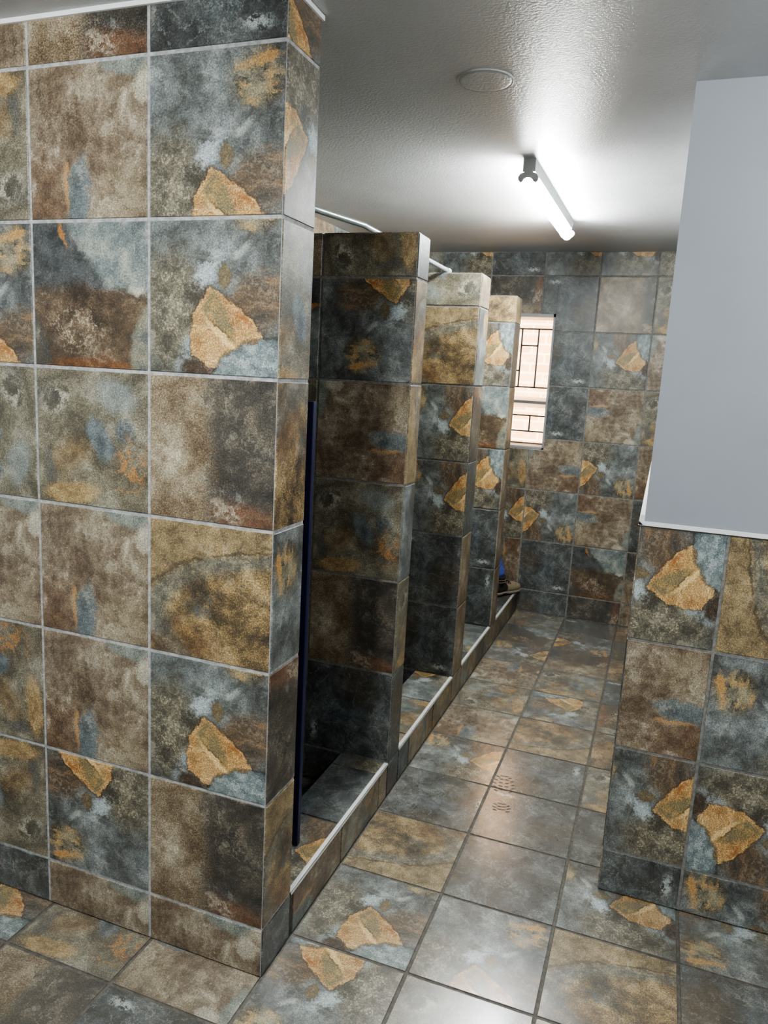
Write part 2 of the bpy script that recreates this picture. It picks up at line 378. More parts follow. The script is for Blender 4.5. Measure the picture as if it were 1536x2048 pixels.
TH=.006; GAP=.013                                  # tile relief (m) and half joint (tile units)
def panel(mb, O, U, V, N, ucells, vcells, choose, hole=None, edge=None):
    """lay raised tiles; coordinates in tile units. slots 0..6 = prints, 7 = grout"""
    O,U,V,N=map(Vector,(O,U,V,N))
    for i,a0,a1,u0,u1 in ucells:
        for j,b0,b1,v0,v1 in vcells:
            r=choose(i,j)
            if r is None: continue
            if isinstance(r,str): r=(r,)
            pr=r[0]; rot=r[1] if len(r)>1 else 0; du=r[2] if len(r)>2 else 0.; dv=r[3] if len(r)>3 else 0.
            if pr=='L': du+=0.0; dvv=dv+.27
            else: dvv=dv
            rects=[(u0,u1,v0,v1)]
            if hole:
                hx0,hx1,hz0,hz1=hole; nr=[]
                for (p,q,m,n) in rects:
                    if hx1<=p or hx0>=q or hz1<=m or hz0>=n: nr.append((p,q,m,n)); continue
                    if hx0>p: nr.append((p,hx0,m,n))
                    if hx1<q: nr.append((hx1,q,m,n))
                    x0,x1=max(p,hx0),min(q,hx1)
                    if hz0>m: nr.append((x0,x1,m,hz0))
                    if hz1<n: nr.append((x0,x1,hz1,n))
                rects=nr
            for (p,q,m,n) in rects:
                gp=GAP if abs(p-a0)<1e-6 or p==u0 else 0; gq=GAP if q==u1 else 0
                gm=GAP if m==v0 else 0; gn=GAP if n==v1 else 0
                P0,P1,M0,M1=p+gp,q-gq,m+gm,n-gn
                if P1-P0<.02 or M1-M0<.02: continue
                e=.0011/T
                def uvf(x,y):
                    s=(x-a0)/(a1-a0); t=(y-b0)/(b1-b0)
                    for _ in range(rot%4): s,t=t,1-s
                    return (s+du, t+dvv)
                out=[(P0,M0),(P1,M0),(P1,M1),(P0,M1)]
                inn=[(P0+e,M0+e),(P1-e,M0+e),(P1-e,M1-e),(P0+e,M1-e)]
                w=lambda c,h: (O+U*c[0]+V*c[1])*T+N*h
                mi=PI_[pr]; me_=mi if edge is None else edge
                mb.quad([w(c,0) for c in inn], mi, [uvf(*c) for c in inn])
                for k in range(4):
                    l=(k+1)%4
                    mb.quad([w(inn[k],0),w(out[k],-.0011),w(out[l],-.0011),w(inn[l],0)], me_, [uvf(*inn[k]),uvf(*out[k]),uvf(*out[l]),uvf(*inn[l])])
                    mb.quad([w(out[k],-.0011),w(out[k],-TH),w(out[l],-TH),w(out[l],-.0011)], me_, [uvf(*out[k]),uvf(*out[k]),uvf(*out[l]),uvf(*out[l])])
def core(mb, a, b, d=(.0035,)*6, mi=7):
    """grout body, set back by d (m) behind each face: x0,x1,y0,y1,z0,z1"""
    mb.box((a[0]*T+d[0],a[1]*T+d[2],a[2]*T+d[4]),(b[0]*T-d[1],b[1]*T-d[3],b[2]*T-d[5]),mi)
X,Y,Z=(1,0,0),(0,1,0),(0,0,1); NX,NY=(-1,0,0),(0,-1,0)
def hashpick(seed, pool='BCDEFSSLF'):
    def f(i,j):
        r=random.Random(seed*7919+i*131+j*17)
        return (r.choice(pool), r.randrange(4), r.uniform(-.1,.1), r.uniform(-.1,.1))
    return f
def table(t, seed, pool='BCDEFSSLF'):
    h=hashpick(seed,pool)
    return lambda i,j: t[(i,j)] if (i,j) in t else h(i,j)

# ------------------------------------------------------------------ layout (tile units)
B0=.40; D=.458
PT=[(2.69,3.05),(5.3065,5.81),(7.704,8.165)]; PTOP=5.818
L=10.2228; BX=-.0136; BB=.46
GY=.4957; GP=.9747; GXP=.979
S=2.1213; CX=2.2569; SB=.4165; STOP=3.386
XW=-3.05
CZ=lambda y: 6.73+(y-1)*.0172
LX,RX,RY=-5.0,6.0,-9.0

# floor ---------------------------------------------------------------
mb=MB()
ft={(0,-2):'S',
 (0,0):('A',2,.0,.18),(0,1):('A',0),(0,2):('D',2),(0,3):('S',1,.2,.1),(0,4):('L',1,0,-.05),(0,5):('B',0),(0,6):('F',1),(0,7):('B',2),(0,8):('L',1),(0,9):('E',0),
 (1,0):('F',0),(1,1):('L',0),(1,2):('S',0,.3,.2),(1,3):('S',2),(1,4):('S',1),(1,5):('D',2),(1,6):('L',2,.1,-.2),(1,7):('F',0),(1,8):('C',1),(1,9):('L',3),
 (2,1):('D',0),(2,2):('A',1),(2,3):('S',2,.2,.2),(2,4):('F',0),(2,5):('D',3),(2,0):('D',1),
 (3,2):('L',2),(3,1):('S',0),(3,3):('F',0),
 (-1,0):('B',3),(-2,0):('F',0),(-3,0):('A',0),(-1,-1):('S',2),(-2,-1):('C',0),(-3,-1):('F',2)}
fu=[(k,a,b,c0,c1) for k,a,b,c0,c1 in cells(0.0,GXP,LX,RX)]
fv=[(k,a,b,c0,c1) for k,a,b,c0,c1 in cells(GY-GP,GP,RY,L)]
panel(mb,(0,0,0),X,Y,Z,fu,fv,table(ft,11,'FSDLBEFS'),None,7)
mb.box((LX*T,RY*T,-.10),(RX*T,L*T+.2,-.0028),7)
tag(mb.build('floor',PRINTS_F+[GROUT_D]),'slate-look tiled floor with dark grey joints',None,None,'structure')

# near wall on the left (end return faces the aisle) ---------------------------
mb=MB(); H=6.74
core(mb,(LX,0,0),(0,D,H))
wt={(-1,-1):('B',0,.1,0),(-1,0):('C',0),(-1,1):('A',0),(-1,2):('D',0),(-1,3):('C',0),(-1,4):('A',0),(-1,5):('L',0),(-1,6):('S',0),
 (-2,-1):('B',0),(-2,0):('L',2,0,.0),(-2,1):('B',0),(-2,2):('B',0),(-2,3):('F',0),(-2,4):('E',0),(-2,5):('B',0),(-2,6):('C',0),
 (-3,-1):('S',0),(-3,0):('F',2),(-3,1):('F',1),(-3,2):('B',0),(-3,3):('F',3),(-3,4):('L',0),(-3,5):('F',2),(-3,6):('B',2)}
vz=cells(B0,1.0,0,H)
panel(mb,(0,0,0),X,Z,NY,cells(0,1.0,LX,0),vz,table(wt,3))
panel(mb,(0,0,0),Y,Z,X,cells(0,1.0,0,D),vz,lambda i,j:{-1:('S',1),0:('D',0,.1,0),1:('C',2),2:('L',1,.1,0),3:('D',3,.0,0),4:('F',0,.3,.1),5:('L',3),6:('L',0,.55,0)}.get(j,'S'))
panel(mb,(0,D,0),NX,Z,Y,cells(0,1.0,0,-LX),vz,hashpick(5))
tag(mb.build('wall_left',PRINTS+[GROUT_L]),'near slate-tiled wall on the left with a narrow end face',None,None,'structure')

# far back wall, with a window opening ----------------------------------------
WX0,WX1,WZ0,WZ1=-1.24,.257,3.25,5.775
mb=MB(); HB=6.89
bt={(1,-1):('C',1),(1,0):('E',0),(1,1):('B',3),(1,2):('L',3),(1,3):('B',3),(1,4):('A',1),(1,5):('C',0,-.3,0),(1,6):('A',1),
 (0,-1):('S',0),(0,0):('S',0),(0,1):('L',3),(0,2):('B',1),(0,3):('S',0,.3,0),(0,4):('S',0),(0,5):('S',2),(0,6):('L',1),
 (-1,-1):('S',1),(-1,0):('B',2),(-1,1):('L',1),(-1,2):('F',1),(-1,5):('C',1),(-1,6):('S',0),(-2,6):('L',1),
 (2,0):('C',1),(2,1):('S',0),(2,2):('B',0),(2,3):('F',0),(2,4):('B',1),(2,5):('F',0),(2,6):('L',0)}
hole=(WX0,WX1,WZ0,WZ1)
panel(mb,(0,L,0),X,Z,NY,cells(BX,1.0,XW,CX+.0),cells(BB,1.0,0,HB),table(bt,23,'SSFCBES'),hole)
ys=L*T+.0035; ye=L*T+.20
for (a,b,c,d) in ((XW-.4,WX0,-.01,HB),(WX1,CX+.4,-.01,HB),(WX0,WX1,-.01,WZ0),(WX0,WX1,WZ1,HB)):
    mb.box((a*T,ys,c*T),(b*T,ye,d*T),7)
tag(mb.build('wall_back',PRINTS+[GROUT_M]),'far slate-tiled wall with the window in it',None,None,'structure')

# left rear wall inside the cubicles --------------------------------------------
mb=MB(); core(mb,(XW-.3,D,0),(XW,L,HB))
panel(mb,(XW,0,0),Y,Z,X,cells(.46,1.0,D,L),cells(B0,1.0,0,HB),hashpick(31,'DLFBCS'))
tag(mb.build('wall_cubicle_rear',PRINTS+[GROUT_M]),'tiled wall at the rear of the shower cubicles',None,None,'structure')

# right stub wall: tiled dado below, painted above -----------------------------------
mb=MB(); core(mb,(CX,S,0),(RX,L,STOP))
rt={(0,-1):('S',1),(0,0):('L',1),(0,1):('B',1),(0,2):('A',1),(1,-1):('L',1),(1,0):('A',3),(1,1):('L',1,.12,0),(1,2):('D',1)}
def vsb(): return [(j,a,b,c0,min(c1,STOP)) for j,a,b,c0,c1 in cells(SB,.985,0,STOP)]
panel(mb,(0,S,0),X,Z,NY,[(k,CX-.31+k-.01,CX+.68+k,max(CX,CX-.32+k),min(CX+.68+k,RX)) for k in range(4)],vsb(),table(rt,41))
panel(mb,(CX,L,0),NY,Z,NX,cells(L-S,1.0,0,L-S),vsb(),hashpick(43,'SFCEB'))
tag(mb.build('wall_right',PRINTS+[GROUT_M]),'tiled lower half of the stub wall on the right',None,None,'structure')

def paint(name, c, rough, bs, sc, bd=.002, spec=.5):
    g=NB(name); o=g.obj(); n=g.noise(o, sc, 4, .6); n2=g.noise(o, 2.0, 3)
    col=g.mix(g.sm(n2,.3,.7), srgb(*c), srgb(*[x*.95 for x in c]))
    g.bump(n, bs, bd); return g.fin(col, rough, spec)
PAINT_GREY=paint('smooth_bluish_grey_wall_paint',(146,149,156),.5,.06,40)
PAINT_CEIL=paint('satin_textured_ceiling_paint',(184,184,184),.32,.7,110,.0028)
PAINT_WHITE=paint('white_filler',(228,228,226),.6,.2,60)
mb=MB(); mb.box(((CX+.03)*T,S*T-.001,(STOP+.02)*T),(RX*T,L*T,6.90*T))
tag(mb.build('wall_right_upper',PAINT_GREY),'bluish grey painted upper part of the stub wall on the right',None,None,'structure')
mb=MB()
mb.box(((CX-.012)*T,(S-.016)*T,(STOP-.012)*T),(RX*T,(S+.01)*T,(STOP+.022)*T))
mb.box(((CX-.012)*T,(S-.016)*T,(STOP-.012)*T),((CX+.031)*T,L*T,(STOP+.022)*T))
mb.box(((CX-.004)*T,(S-.01)*T,(STOP+.02)*T),((CX+.031)*T,(S+.05)*T,(STOP+.075)*T))
tag(mb.build('trim_1',PAINT_WHITE,bevel=.0015),'white filler line where paint meets tile on the right wall',None,None,'structure')

# ceiling, slightly rising toward the back ---------------------------------------
mb=MB()
def cq(x,y,h=0): return (x*T,y*T,CZ(y)*T+h)
a=[cq(LX,RY),cq(LX,L+.4),cq(RX,L+.4),cq(RX,RY)]
mb.quad(a); b=[(p[0],p[1],p[2]+.12) for p in a]; mb.quad(list(reversed(b)))
for i in range(4):
    j=(i+1)%4; mb.quad([a[j],a[i],b[i],b[j]])
tag(mb.build('ceiling',PAINT_CEIL),'grey satin painted ceiling with a stippled finish',None,None,'structure')
mb=MB()
mb.box((LX*T,-.007,(CZ(0)-.03)*T),(.003,.001,CZ(0)*T)); mb.box((-.001,-.007,(CZ(0)-.03)*T),(.006,D*T,CZ(0)*T))
tag(mb.build('trim_2',PAINT_WHITE),'white filler line between near wall and ceiling',None,None,'structure')

# walls of the near room behind the camera ---------------------------------------
mb=MB(); mb.box((LX*T-.1,RY*T,0),(LX*T,D*T,6.75*T)); tag(mb.build('wall_near_left',PAINT_GREY),None,None,None,'structure')
mb=MB(); mb.box((LX*T-.1,RY*T-.1,0),(RX*T+.1,RY*T,6.75*T)); tag(mb.build('wall_front',PAINT_GREY),None,None,None,'structure')
mb=MB(); mb.box((RX*T,RY*T,0),(RX*T+.1,L*T,6.9*T)); tag(mb.build('wall_near_right',PAINT_GREY),None,None,None,'structure')

# ------------------------------------------------------------------ shower partitions
ALU=plain('brushed_aluminium_trim',(232,232,230),.35,.25,.5,.05)
pf=[{-1:('S',0),0:('S',3),1:('C',0),2:('F',0),3:('B',1),4:('A',2,.28,.33),5:('F',1)},
    {-1:('S',0),0:('S',0),1:('S',2),2:('L',1),3:('L',1,0,.0),4:('D',0),5:('F',2)},
    {-1:('S',0),0:('S',1),1:('S',0),2:('A',1),3:('E',0),4:('A',1),5:('D',0,.3,0)}]
labs=['nearest slate-tiled shower partition, dark, just past the near left wall',
      'middle slate-tiled shower partition, between the nearest and the farthest one',
      'farthest slate-tiled shower partition, in front of the window and the boot']
for n,(y0,y1) in enumerate(PT):
    mb=MB(); core(mb,(XW,y0,0),(0,y1,PTOP))
    vz=cells(B0,1.0,0,PTOP)
    panel(mb,(0,y0,0),X,Z,NY,cells(0,.9935,XW,0),vz,(lambda q,n: lambda i,j: q[j] if i==-1 else hashpick(50+n,'SFEC')(i,j))(pf[n],n))
    ends=[{5:('S',1),4:('D',3,-.2,0),3:('D',1,-.1,0),2:('L',2,.4,.1),1:('F',0),0:('S',0),-1:('S',0)},
          {5:('B',1),4:('A',1,0,.5),3:('C',2),2:('S',0),1:('C',0),0:('C',0),-1:('C',0)},
          {5:('D',1),4:('S',0),3:('C',0),2:('C',0),1:('C',0),0:('C',0),-1:('C',0)}][n]
    panel(mb,(0,0,0),Y,Z,X,[(0,y0,y0+1,y0,y1)],vz,lambda i,j: ends[j])
    panel(mb,(0,y1,0),NX,Z,Y,cells(0,1.0,0,-XW),vz,hashpick(60+n,'SFECB'))
    panel(mb,(0,0,PTOP),X,Y,Z,cells(0,1.0,XW,0),[(0,y0,y0+1,y0,y1)],hashpick(70+n,'SFC'))
    tag(mb.build('shower_partition',PRINTS+[GROUT_M],loc=(-.6*T,(y0+y1)/2*T,0)),labs[n],'partition','tiled partitions between the shower cubicles','thing')

# ------------------------------------------------------------------ tiled kerbs in front of the cubicles
KW=.55
klabs=['tiled kerb with bright edge strip in front of the first cubicle, beside the near wall',
       'tiled kerb with bright edge strip between the nearest and middle partitions',
       'tiled kerb with bright edge strip between the middle and farthest partitions',
       'tiled kerb at the far end, with a boot resting on it']
spans=[(D,PT[0][0]),(PT[0][1],PT[1][0]),(PT[1][1],PT[2][0]),(PT[2][1],L)]
for n,(y0,y1) in enumerate(spans):
    root=empty('shower_kerb',(-KW/2*T,(y0+y1)/2*T,0),klabs[n],'kerb','tiled kerbs of the shower cubicles'); root['kind']='thing'
    mb=MB(); core(mb,(-KW,y0,0),(0,y1,B0))
    jy=[(k,a,b,c0,c1) for k,a,b,c0,c1 in cells(GY,GP,y0,y1)]
    panel(mb,(0,0,0),Y,Z,X,jy,[(0,-.6,.4,0,B0)],hashpick(80+n,'SCFB'))
    pool={0:{0:('A',1,0,.2),1:('S',0,.2,.3),2:('L',1)}}.get(n,{})
    h=hashpick(90+n,'SFBL')
    panel(mb,(0,0,B0),X,Y,Z,[(0,-KW-.3,.7-KW,-KW,0)],jy,lambda i,j: pool.get(j) or h(i,j))
    panel(mb,(-KW,0,0),NY,Z,NX,cells(0,1.0,-y1,-y0),[(0,-.6,.4,0,B0)],hashpick(95+n,'SF'))
    o=mb.build('tiled_body',PRINTS+[GROUT_D]); o.parent=root; o.matrix_parent_inverse=root.matrix_world.inverted(); o.location=-root.location; o.matrix_parent_inverse=Matrix()
    mb=MB()
    mb.box((-.040*T,y0*T+.001,B0*T-.001),(.0015,y1*T-.001,B0*T+.0022)); mb.box((-.001,y0*T+.001,(B0-.016)*T),(.0022,y1*T-.001,B0*T+.0022))
    o=mb.build('edge_strip',ALU,parent=root); o.location=-root.location; o['label']='bright aluminium edge strip'

# ------------------------------------------------------------------ window
FRAME=plain('grey_painted_window_steel',(150,152,154),.45)
BAR=plain('dark_burglar_bar_steel',(70,66,60),.5)
root=bpy.data.objects.new('window_1',None); COL.objects.link(root); root.location=((WX0+WX1)/2*T,L*T+.05,WZ0*T); tag(root,'narrow bright window with dark bars in the far wall',None,None,'structure')
def child(mb,name,mats,bevel=0.0,par=None):
    par=par or root
    o=mb.build(name,mats,bevel=bevel); o.parent=par
    w=Vector((0,0,0)); q=par
    while q: w+=q.location; q=q.parent
    o.location=-w; return o
mb=MB(); y0,y1=L*T-.006,L*T+.075; e=.035
def bar(x0,x1,z0,z1,ya=None,yb=None):
    mb.box((x0*T,ya if ya is not None else y0,z0*T),(x1*T,yb if yb is not None else y1,z1*T))
bar(WX0,WX0+e,WZ0,WZ1); bar(WX1-e,WX1,WZ0,WZ1); bar(WX0,WX1,WZ1-e-.02,WZ1); bar(WX0,WX1,WZ0,WZ0+e)
child(mb,'window_frame',FRAME)
mb=MB(); bar(WX0+e,WX1-e,4.105,4.155,L*T+.02,L*T+.06); child(mb,'transom',plain('dark_transom',(104,108,108),.4))
gf=NB('white_rail_sunlit_look'); gf.t.nodes.remove(gf.b)
tl=gf.n('ShaderNodeBsdfTranslucent'); tl.inputs[0].default_value=(.9,.9,.9,1); gf.t.links.new(tl.outputs[0],gf.out.inputs[0])  # plain sash rails made translucent so they look sunlit from indoors
for za,zb in ((5.665,5.72),(4.155,4.225),(4.03,4.105),(3.285,3.33)):
    mb=MB(); bar(WX0+e,WX1-e,za,zb,L*T+.03,L*T+.036); child(mb,'window_rail',gf.m)
t=.014; yb0,yb1=L*T+.034,L*T+.044
def bars(x0,z0,x1,z1):
    global mb
    mb=MB(); bar(min(x0,x1)-t,max(x0,x1)+t,min(z0,z1)-t,max(z0,z1)+t,yb0,yb1); child(mb,'window_bar',BAR)
A0,A1=WX0+e+t,WX1-e-t
for z in (5.50,4.41,3.873,3.572,3.342): bars(A0,z,A1,z)
for k in range(4):
    x=-.04-.312*k
    bars(x,4.42,x,5.49)
    if k%2==0: bars(x-.30,5.19,x-.01,5.19)
    else: bars(x-.30,4.715,x-.01,4.715)
for k in range(3): bars(-.072-.39*k,3.58,-.072-.39*k,3.862)
g=NB('clear_window_glass'); g.t.nodes.remove(g.b)
tr=g.n('ShaderNodeBsdfTransparent'); gl=g.n('ShaderNodeBsdfGlossy'); gl.inputs['Roughness'].default_value=.05
mx=g.n('ShaderNodeMixShader'); mx.inputs[0].default_value=.06
g.t.links.new(tr.outputs[0],mx.inputs[1]); g.t.links.new(gl.outputs[0],mx.inputs[2]); g.t.links.new(mx.outputs[0],g.out.inputs[0])
mb=MB(); bar(WX0+e,WX1-e,WZ0+e,WZ1-e,L*T+.050,L*T+.054); child(mb,'pane',g.m)
mb=MB()
bar(WX0,WX1,WZ0-.02,WZ0,L*T+.0,L*T+.22); child(mb,'sill',PAINT_WHITE)

# sunlit brick wall outside ----------------------------------------------------------
g=NB('sunlit_peach_face_brick'); o=g.obj()
br=g.n('ShaderNodeTexBrick'); g.set(br.inputs['Vector'], g.mapv(o, rot=0, sc=(1,1,1)))
br.inputs['Scale'].default_value=1.0; br.inputs['Brick Width'].default_value=.24; br.inputs['Row Height'].default_value=.086
br.inputs['Mortar Size'].default_value=.010; br.inputs['Mortar Smooth'].default_value=.1
br.inputs['Color1'].default_value=srgb(214,164,116); br.inputs['Color2'].default_value=srgb(222,180,132); br.inputs['Mortar'].default_value=srgb(238,212,180)
n=g.noise(o,9,5,.7)
col=g.mix(g.math('MULTIPLY',g.sm(n,.52,.66),.7),br.outputs[0],srgb(240,216,190))
g.fin(col,.85,.2); BRICK=g.m
me=bpy.data.meshes.new('wall_outside')
me.from_pydata([(-3.2,-1.2,0),(3.2,-1.2,0),(3.2,3.0,0),(-3.2,3.0,0),(-3.2,-1.2,-.2),(3.2,-1.2,-.2),(3.2,3.0,-.2),(-3.2,3.0,-.2)],[],[(0,1,2,3),(7,6,5,4),(1,0,4,5),(2,1,5,6),(3,2,6,7),(0,3,7,4)])
me.materials.append(BRICK); ow=bpy.data.objects.new('wall_outside',me); COL.objects.link(ow)
ow.location=(-.6,L*T+1.1,1.2); ow.rotation_euler=(math.pi/2,0,0)
tag(ow,'sunlit peach brick wall seen through the window',None,None,'structure')

# ------------------------------------------------------------------ fluorescent batten light
WHITE=plain('white_enamel_batten',(214,216,216),.4)
GREYP=plain('grey_plastic_lamp_holder',(168,168,166),.5)
def emit(name,c,s):
    g=NB(name); g.b.inputs['Base Color'].default_value=(.9,.9,.9,1)
    g.b.inputs['Emission Color'].default_value=c; g.b.inputs['Emission Strength'].default_value=s; return g.m
def batten(x,ya,yb,label,strength,ang=0.0):
    ym=(ya+yb)/2; zc=CZ(ym)*T
    root=empty('fluorescent_light',(x*T,ym*T,zc),label,'light')
    root.rotation_euler=(math.atan(.0172) if not ang else 0,0,ang)
    Lh=(yb-ya)/2*T
    mb=MB()                                             # spine: shallow tapered channel
    pr=[(-.026,0),(.026,0),(.024,-.052),(-.024,-.052)]
    mb.ring([[(p[0],-Lh,p[1]) for p in pr],[(p[0],Lh,p[1]) for p in pr]],smooth=False)
    mb.build('batten_spine',WHITE,parent=root)
    for s in (-1,1):
        mb=MB()                                         # lamp holder: neck and two rounded lobes
        out=[(-.016,-.050),(-.018,-.058),(-.034,-.064),(-.042,-.076),(-.040,-.088),(-.030,-.098),(-.022,-.094),(-.016,-.084),(-.006,-.079)]
        pts=out+[(-p[0],p[1]) for p in reversed(out)]
        y0=s*(Lh-.006); y1=s*(Lh+.014)
        r0=[(p[0],y0,p[1]) for p in pts]; r1=[(p[0],y1,p[1]) for p in pts]
        mb.ring([r0,r1] if s<0 else [r1,r0],smooth=False)
        h=mb.build('lamp_holder',GREYP,parent=root)
        mb=MB(); mb.box((-.026,min(s*Lh,s*(Lh+.005)),-.054),(.026,max(s*Lh,s*(Lh+.005)),-.001)); mb.build('end_cap',GREYP,parent=root,bevel=.001)
    mb=MB(); mb.tube([(0,-Lh+.004,-.088),(0,Lh-.004,-.088)],.0265,20)
    mb.build('tube',emit('glowing_tube_'+str(int(strength)),(.95,1.0,.98,1),strength),parent=root)
    return root
batten(.735,3.97,7.25,'glowing white fluorescent batten light on the ceiling above the aisle',170)
batten(0.3,-5.4,-2.2,'left fluorescent batten light on the ceiling behind the viewpoint',220)
batten(4.7,-1.6,1.5,'right fluorescent batten light on the ceiling behind the viewpoint',48)

# ------------------------------------------------------------------ round cover plate on the ceiling
mb=MB(); c=(.765,1.755); r=.222; zc=CZ(c[1])*T
prof=[(0,-.006),(.80,-.0065),(.90,-.0055),(.93,-.0035),(.96,-.006),(1.0,-.003),(1.0,.004)]
rings=[]
for (f,h) in reversed(prof):
    f=max(f,.02); rings.append([(c[0]*T+f*r*T*math.cos(2*math.pi*k/48),c[1]*T+f*r*T*math.sin(2*math.pi*k/48),zc+h) for k in range(48)])
mb.ring(rings)
o=mb.build('ceiling_cover_plate',PAINT_CEIL,loc=(c[0]*T,c[1]*T,zc)); tag(o,'round painted-over cover plate on the grey ceiling','cover plate')

# ------------------------------------------------------------------ curtain rail
PIPE=plain('pale_grey_enamelled_pipe',(150,160,158),.3,.3)
root=empty('curtain_rail',(-.5*T,2.86*T,5.852*T),'pale metal curtain rail laid over the tops of the shower partitions','rail')
mb=MB(); mb.tube([(-.52*T,D*T+.002,5.712*T),(-.52*T,1.6*T,5.782*T),(-.517*T,2.55*T,5.856*T),(-.515*T,2.86*T,5.856*T),(-.505*T,4.2*T,5.856*T),(-.49*T,5.40*T,5.856*T)],.0105,18); child(mb,'rail_pipe',PIPE)
mb=MB(); mb.tube([(-.49*T,5.36*T,5.856*T),(-.49*T,5.48*T,5.856*T)],.0138,18); child(mb,'rail_end_cap',PIPE)
mb=MB(); mb.tube([(-.52*T,D*T-.001,5.712*T),(-.52*T,D*T+.010,5.713*T)],.03,24); child(mb,'wall_flange',PIPE)

# ------------------------------------------------------------------ blue panel edge behind the near wall
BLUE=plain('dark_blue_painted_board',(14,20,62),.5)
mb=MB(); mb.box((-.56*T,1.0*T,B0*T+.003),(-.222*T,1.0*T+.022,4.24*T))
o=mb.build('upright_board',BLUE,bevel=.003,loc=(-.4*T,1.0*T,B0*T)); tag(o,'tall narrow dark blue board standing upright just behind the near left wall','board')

# ------------------------------------------------------------------ person in the last cubicle (only a leg and boot show)
SKIN=plain('brown_skin',(112,76,56),.5); CLOTH=plain('blue_workwear_cotton',(82,96,172),.9,0,.2,.12,60)
LEATH=plain('worn_khaki_leather',(136,123,100),.7,0,.3,.12,70); BLACK=plain('black_padded_fabric',(34,33,33),.85); SOLE=plain('dusty_rubber_sole',(120,110,96),.85,0,.2,.15,50)
HAIR=plain('short_black_hair',(22,20,19),.8); EYE=plain('eye_white',(226,222,214),.3)
def skin(name, nodes, edges, mat, parent, sub=2, rootv=0):
    me=bpy.data.meshes.new(name); ks=list(nodes); ix={k:i for i,k in enumerate(ks)}
    me.from_pydata([tuple(Vector(nodes[k][0])*T) for k in ks],[(ix[a],ix[b]) for a,b in edges],[])
    o=bpy.data.objects.new(name,me); COL.objects.link(o)
    m=o.modifiers.new('Skin','SKIN'); m.use_smooth_shade=True
    if not me.skin_vertices: 
        bm=bmesh.new(); bm.from_mesh(me); bm.verts.layers.skin.verify(); bm.to_mesh(me); bm.free()
    for i,k in enumerate(ks):
        r=nodes[k][1]; me.skin_vertices[0].data[i].radius=(r,r) if not isinstance(r,tuple) else r
        me.skin_vertices[0].data[i].use_root=(i==rootv)
    s=o.modifiers.new('Sub','SUBSURF'); s.levels=sub; s.render_levels=sub
    dg=bpy.context.evaluated_depsgraph_get(); dg.update()
    ev=o.evaluated_get(dg); m2=bpy.data.meshes.new_from_object(ev); m2.name=name
    bpy.data.objects.remove(o); o=bpy.data.objects.new(name,m2); COL.objects.link(o)
    m2.materials.clear(); m2.materials.append(mat)
    for p in m2.polygons: p.use_smooth=True
    o.parent=parent
    w=Vector((0,0,0)); q=parent
    while q: w+=q.location; q=q.parent
    o.location=-w; return o
person=empty('person',(-1.3*T,9.15*T,0),'person in blue trousers with one boot on the far kerb, rest hidden','person')
pel=(-1.36,9.15,2.36); hl=(-1.47,9.31,2.22); hr=(-1.25,8.99,2.22)
kl=(-.63,9.55,1.72); al=(-.285,9.655,.66); kr=(-1.12,8.97,1.22); ar=(-1.2,8.9,.26)
nd={'pel':(pel,.135),'bel':((-1.35,9.16,2.72),.13),'che':((-1.31,9.19,3.2),.15),'nek':((-1.27,9.22,3.62),.058),'hd0':((-1.22,9.25,3.82),.075),'hd1':((-1.21,9.26,4.02),.10),'hd2':((-1.22,9.255,4.18),.075),
 'nose':((-.97,9.44,3.98),.014),'hl':(hl,.088),'kl':(kl,.062),'al':(al,.042),'tl':((-.12,9.93,.50),.03),'hr':(hr,.088),'kr':(kr,.062),'ar':(ar,.042),'tr':((-.98,9.06,.10),.03),
 'sl':((-1.53,9.56,3.46),.064),'el':((-1.62,9.66,2.76),.046),'wl':((-1.36,9.78,2.24),.030),'pl':((-1.27,9.81,2.06),.034),
 'sr':((-1.05,8.82,3.46),.064),'er':((-1.0,8.70,2.76),.046),'wr':((-.82,8.86,2.24),.030),'pr':((-.75,8.90,2.06),.034)}
ed=[('pel','bel'),('bel','che'),('che','nek'),('nek','hd0'),('hd0','hd1'),('hd1','hd2'),('pel','hl'),('hl','kl'),('kl','al'),('al','tl'),('pel','hr'),('hr','kr'),('kr','ar'),('ar','tr'),
 ('che','sl'),('sl','el'),('el','wl'),('wl','pl'),('che','sr'),('sr','er'),('er','wr'),('wr','pr'),('hd1','nose')]
fd=Vector((.8,.6,0)); sd=Vector((-.6,.8,0))
for s,P,sg in (('l',Vector((-1.27,9.81,2.06)),-1),('r',Vector((-.75,8.90,2.06)),1)):
    for k in range(4):
        ba=P+fd*(.05-.034*k)+Vector((0,0,-.05)); ln=(.10,.115,.105,.08)[k]
        nd[s+'f%d'%k]=(tuple(ba),.011); nd[s+'g%d'%k]=(tuple(ba+Vector((0,0,-ln))),.0095); nd[s+'h%d'%k]=(tuple(ba+Vector((0,0,-1.75*ln))+sd*sg*.04),.008)
        ed+=[('p'+s,s+'f%d'%k),(s+'f%d'%k,s+'g%d'%k),(s+'g%d'%k,s+'h%d'%k)]
    nd[s+'t0']=(tuple(P+fd*.09+Vector((0,0,.05))),.011); nd[s+'t1']=(tuple(P+fd*.14+Vector((0,0,-.07))),.0095)
    ed+=[('w'+s,s+'t0'),(s+'t0',s+'t1')]
skin('body',nd,ed,SKIN,person)
tn={'p':(pel,.155),'w':((-1.355,9.155,2.55),.15),'hl':(hl,.105),'ml':((-1.02,9.44,1.97),.09),'kl':(kl,.082),'c1':((-.535,9.58,1.45),.070),'c2':((-.44,9.605,1.2),.073),'c3':((-.375,9.625,1.0),.064),'c4':((-.325,9.645,.86),.068),'c5':((-.305,9.655,.77),.060),
 'hr':(hr,.105),'kr':(kr,.082),'d1':((-1.17,8.93,.7),.074),'d2':((-1.2,8.9,.36),.07)}
